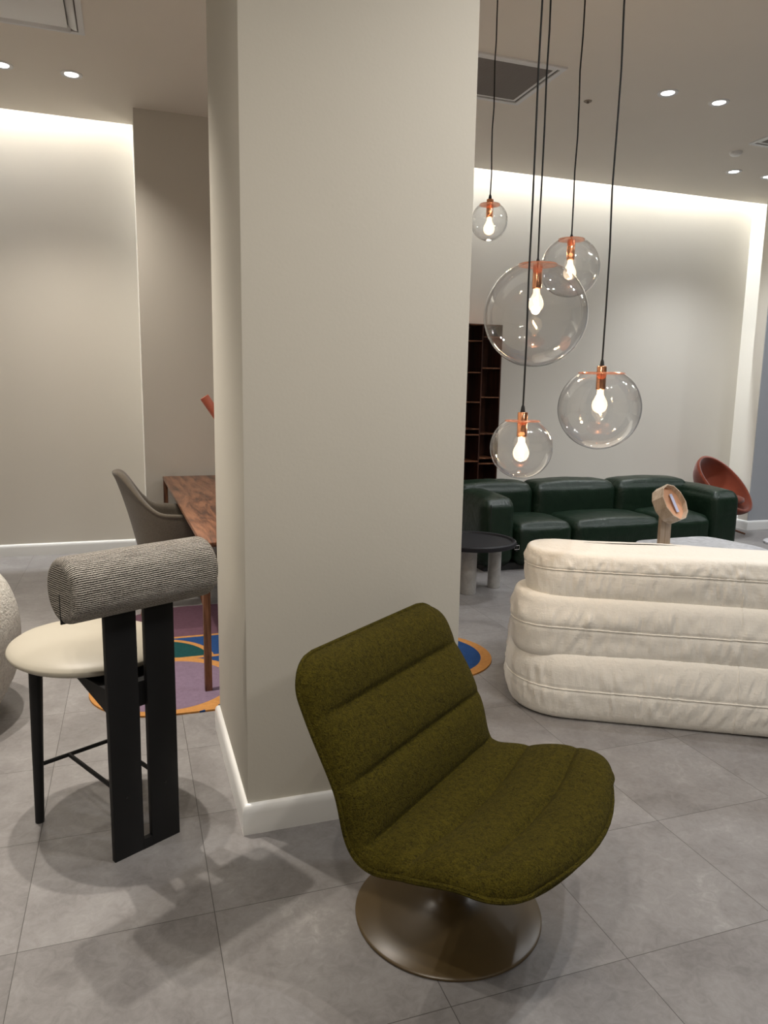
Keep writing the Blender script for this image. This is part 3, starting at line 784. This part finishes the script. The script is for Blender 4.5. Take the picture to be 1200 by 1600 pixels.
# ------------------------------------------------------------------ rust tub chair
def tub(x, y, rz):
    t = thing('tub_chair', 'rust orange shell armchair behind the right arm of the green sofa', 'armchair', (x, y, 0), rz)
    NA, NR = 64, 14
    tilt = Matrix.Rotation(radians(46), 3, 'Y')     # high at the back (-x), low at the front (+x)
    def S(i, j, th):
        a = 2 * pi * i / NA; f = j / NR; r = sin(pi / 2 * f) * (1 - th); dep = cos(pi / 2 * f) * (1 - th * .8)
        egg = 1 + .06 * cos(a)
        p = Vector((.40 * r * cos(a) * egg, .36 * r * sin(a), -.28 * dep))
        return tilt @ p + Vector((0, 0, .60))
    bm = bmesh.new(); O = [[bm.verts.new(S(i, j, 0)) for i in range(NA)] for j in range(NR + 1)]; I = [[bm.verts.new(S(i, j, .075)) for i in range(NA)] for j in range(NR + 1)]
    for G in (O, I):
        for a, b in zip(G, G[1:]):
            for i in range(NA): bm.faces.new((a[i], a[(i + 1) % NA], b[(i + 1) % NA], b[i]))
    for i in range(NA): bm.faces.new((O[-1][i], O[-1][(i + 1) % NA], I[-1][(i + 1) % NA], I[-1][i]))
    bmesh.ops.remove_doubles(bm, verts=bm.verts, dist=.0005)
    link_mesh('shell', bm, M_orange, t, sharp=0)
    lathe('seat_cushion', [(0, .0), (.18, .0), (.22, .03), (.215, .065), (.17, .085), (0, .09)], M_orange, t, 40, loc=(.0, 0, .36), sharp=0)
    lathe('post', [(0, .30), (.02, .30), (.02, .08), (0, .08)][::-1], M_blackmetal, t, 16)
    for k in range(4):
        a = pi / 4 + k * pi / 2; tube('leg', [(0, 0, .10), (.27 * cos(a), .27 * sin(a), .01)], [.018, .010], M_walnutv, t, 10)
tub(6.34, 6.60, radians(-72))

# ------------------------------------------------------------------ grey stone tables and the hoop lamp
def blob(cx, cy, pts): return [(cx + x, cy + y) for x, y in pts]
def rounded(poly, r, n=8):
    out = []; m = len(poly)
    for i in range(m):
        p = Vector(poly[i]); a = (Vector(poly[i - 1]) - p).normalized(); b = (Vector(poly[(i + 1) % m]) - p).normalized()
        s, e = p + a * r, p + b * r
        for k in range(n + 1):
            f = k / n; q = s.lerp(p, f).lerp(p.lerp(e, f), f); out.append((q.x, q.y))
    return out
t = thing('coffee_table', 'low grey veined stone coffee table behind the white sofa', 'coffee table')
poly = rounded([(3.70, 4.25), (3.80, 4.90), (4.58, 4.93), (4.68, 4.40), (4.42, 3.85)], .14)
prism('tabletop', poly, .35, .38, M_stone, t, bev=.006)
for x, y in ((4.0, 4.6), (4.55, 4.65), (4.4, 4.15)): lathe('leg', [(0, 0), (.05, 0), (.06, .35), (0, .35)], M_stone, t, 32, loc=(x, y, 0))
t = thing('side_table', 'small round grey stone table at the right edge beyond the white sofa', 'side table', (4.88, 4.38, 0))
lathe('tabletop', [(0, .395), (.16, .395), (.17, .40), (.17, .415), (.165, .42), (0, .42)], M_stone, t, 48)
lathe('pedestal', [(0, 0), (.12, 0), (.12, .02), (.03, .04), (.03, .395), (0, .395)], M_stone, t, 32)
t = thing('hoop_lamp', 'pale plywood table lamp with a wide tilted hoop head on a flat post', 'table lamp', (3.92, 4.62, .38))
box('foot', (0, 0, .008), (.16, .12, .016), M_ply, t, bev=.003)
box('post', (-.01, .02, .15), (.115, .030, .28), M_ply, t, bev=.002, rz=radians(10))
ax = Vector((.30, -.82, .50)).normalized(); ctr = Vector((-.02, -.03, .342))
e1 = ax.cross(Vector((0, 0, 1))).normalized(); e2 = ax.cross(e1)
def hoop(name, r0, r1, d0, d1, m, seg=20):
    bm = bmesh.new(); rows = []
    for k in range(seg):
        a = 2 * pi * k / seg + .2; u = e1 * cos(a) + e2 * sin(a) * 1.0
        rows.append([bm.verts.new(ctr + u * r + ax * dd) for r, dd in ((r0, d0), (r1, d0), (r1, d1), (r0, d1))])
    for k in range(seg):
        a, b = rows[k], rows[(k + 1) % seg]
        for q in range(4): bm.faces.new((a[q], a[(q + 1) % 4], b[(q + 1) % 4], b[q]))
    return link_mesh(name, bm, m, t, sharp=15)
hoop('hoop', .140, .148, -.05, .05, M_ply, 11)
bm = bmesh.new(); hd = []
ringv = [bm.verts.new(ctr + (e1 * cos(2 * pi * k / 28 + .2) + e2 * sin(2 * pi * k / 28 + .2)) * .139 + ax * .012) for k in range(28)]
c0 = bm.verts.new(ctr - ax * .01)
for k in range(28): bm.faces.new((ringv[k], ringv[(k + 1) % 28], c0))
link_mesh('reflector', bm, mat('peach_reflector', (.62, .33, .19), .45), t, sharp=0)
bm = bmesh.new(); bm_box(bm, (0, 0, 0), (.035, .15, .004))
o = link_mesh('light_panel', bm, mat('blue_glow_paint', (.50, .52, .68), .3), t, smooth=False)  # bluish light inside the hoop, painted as a plain pale colour
mm = Matrix.Identity(4)
for i in range(3): mm[i][0] = e1[i]; mm[i][1] = e2[i]; mm[i][2] = ax[i]
mm.translation = ctr + ax * .014 + e1 * -.04; o.matrix_local = mm
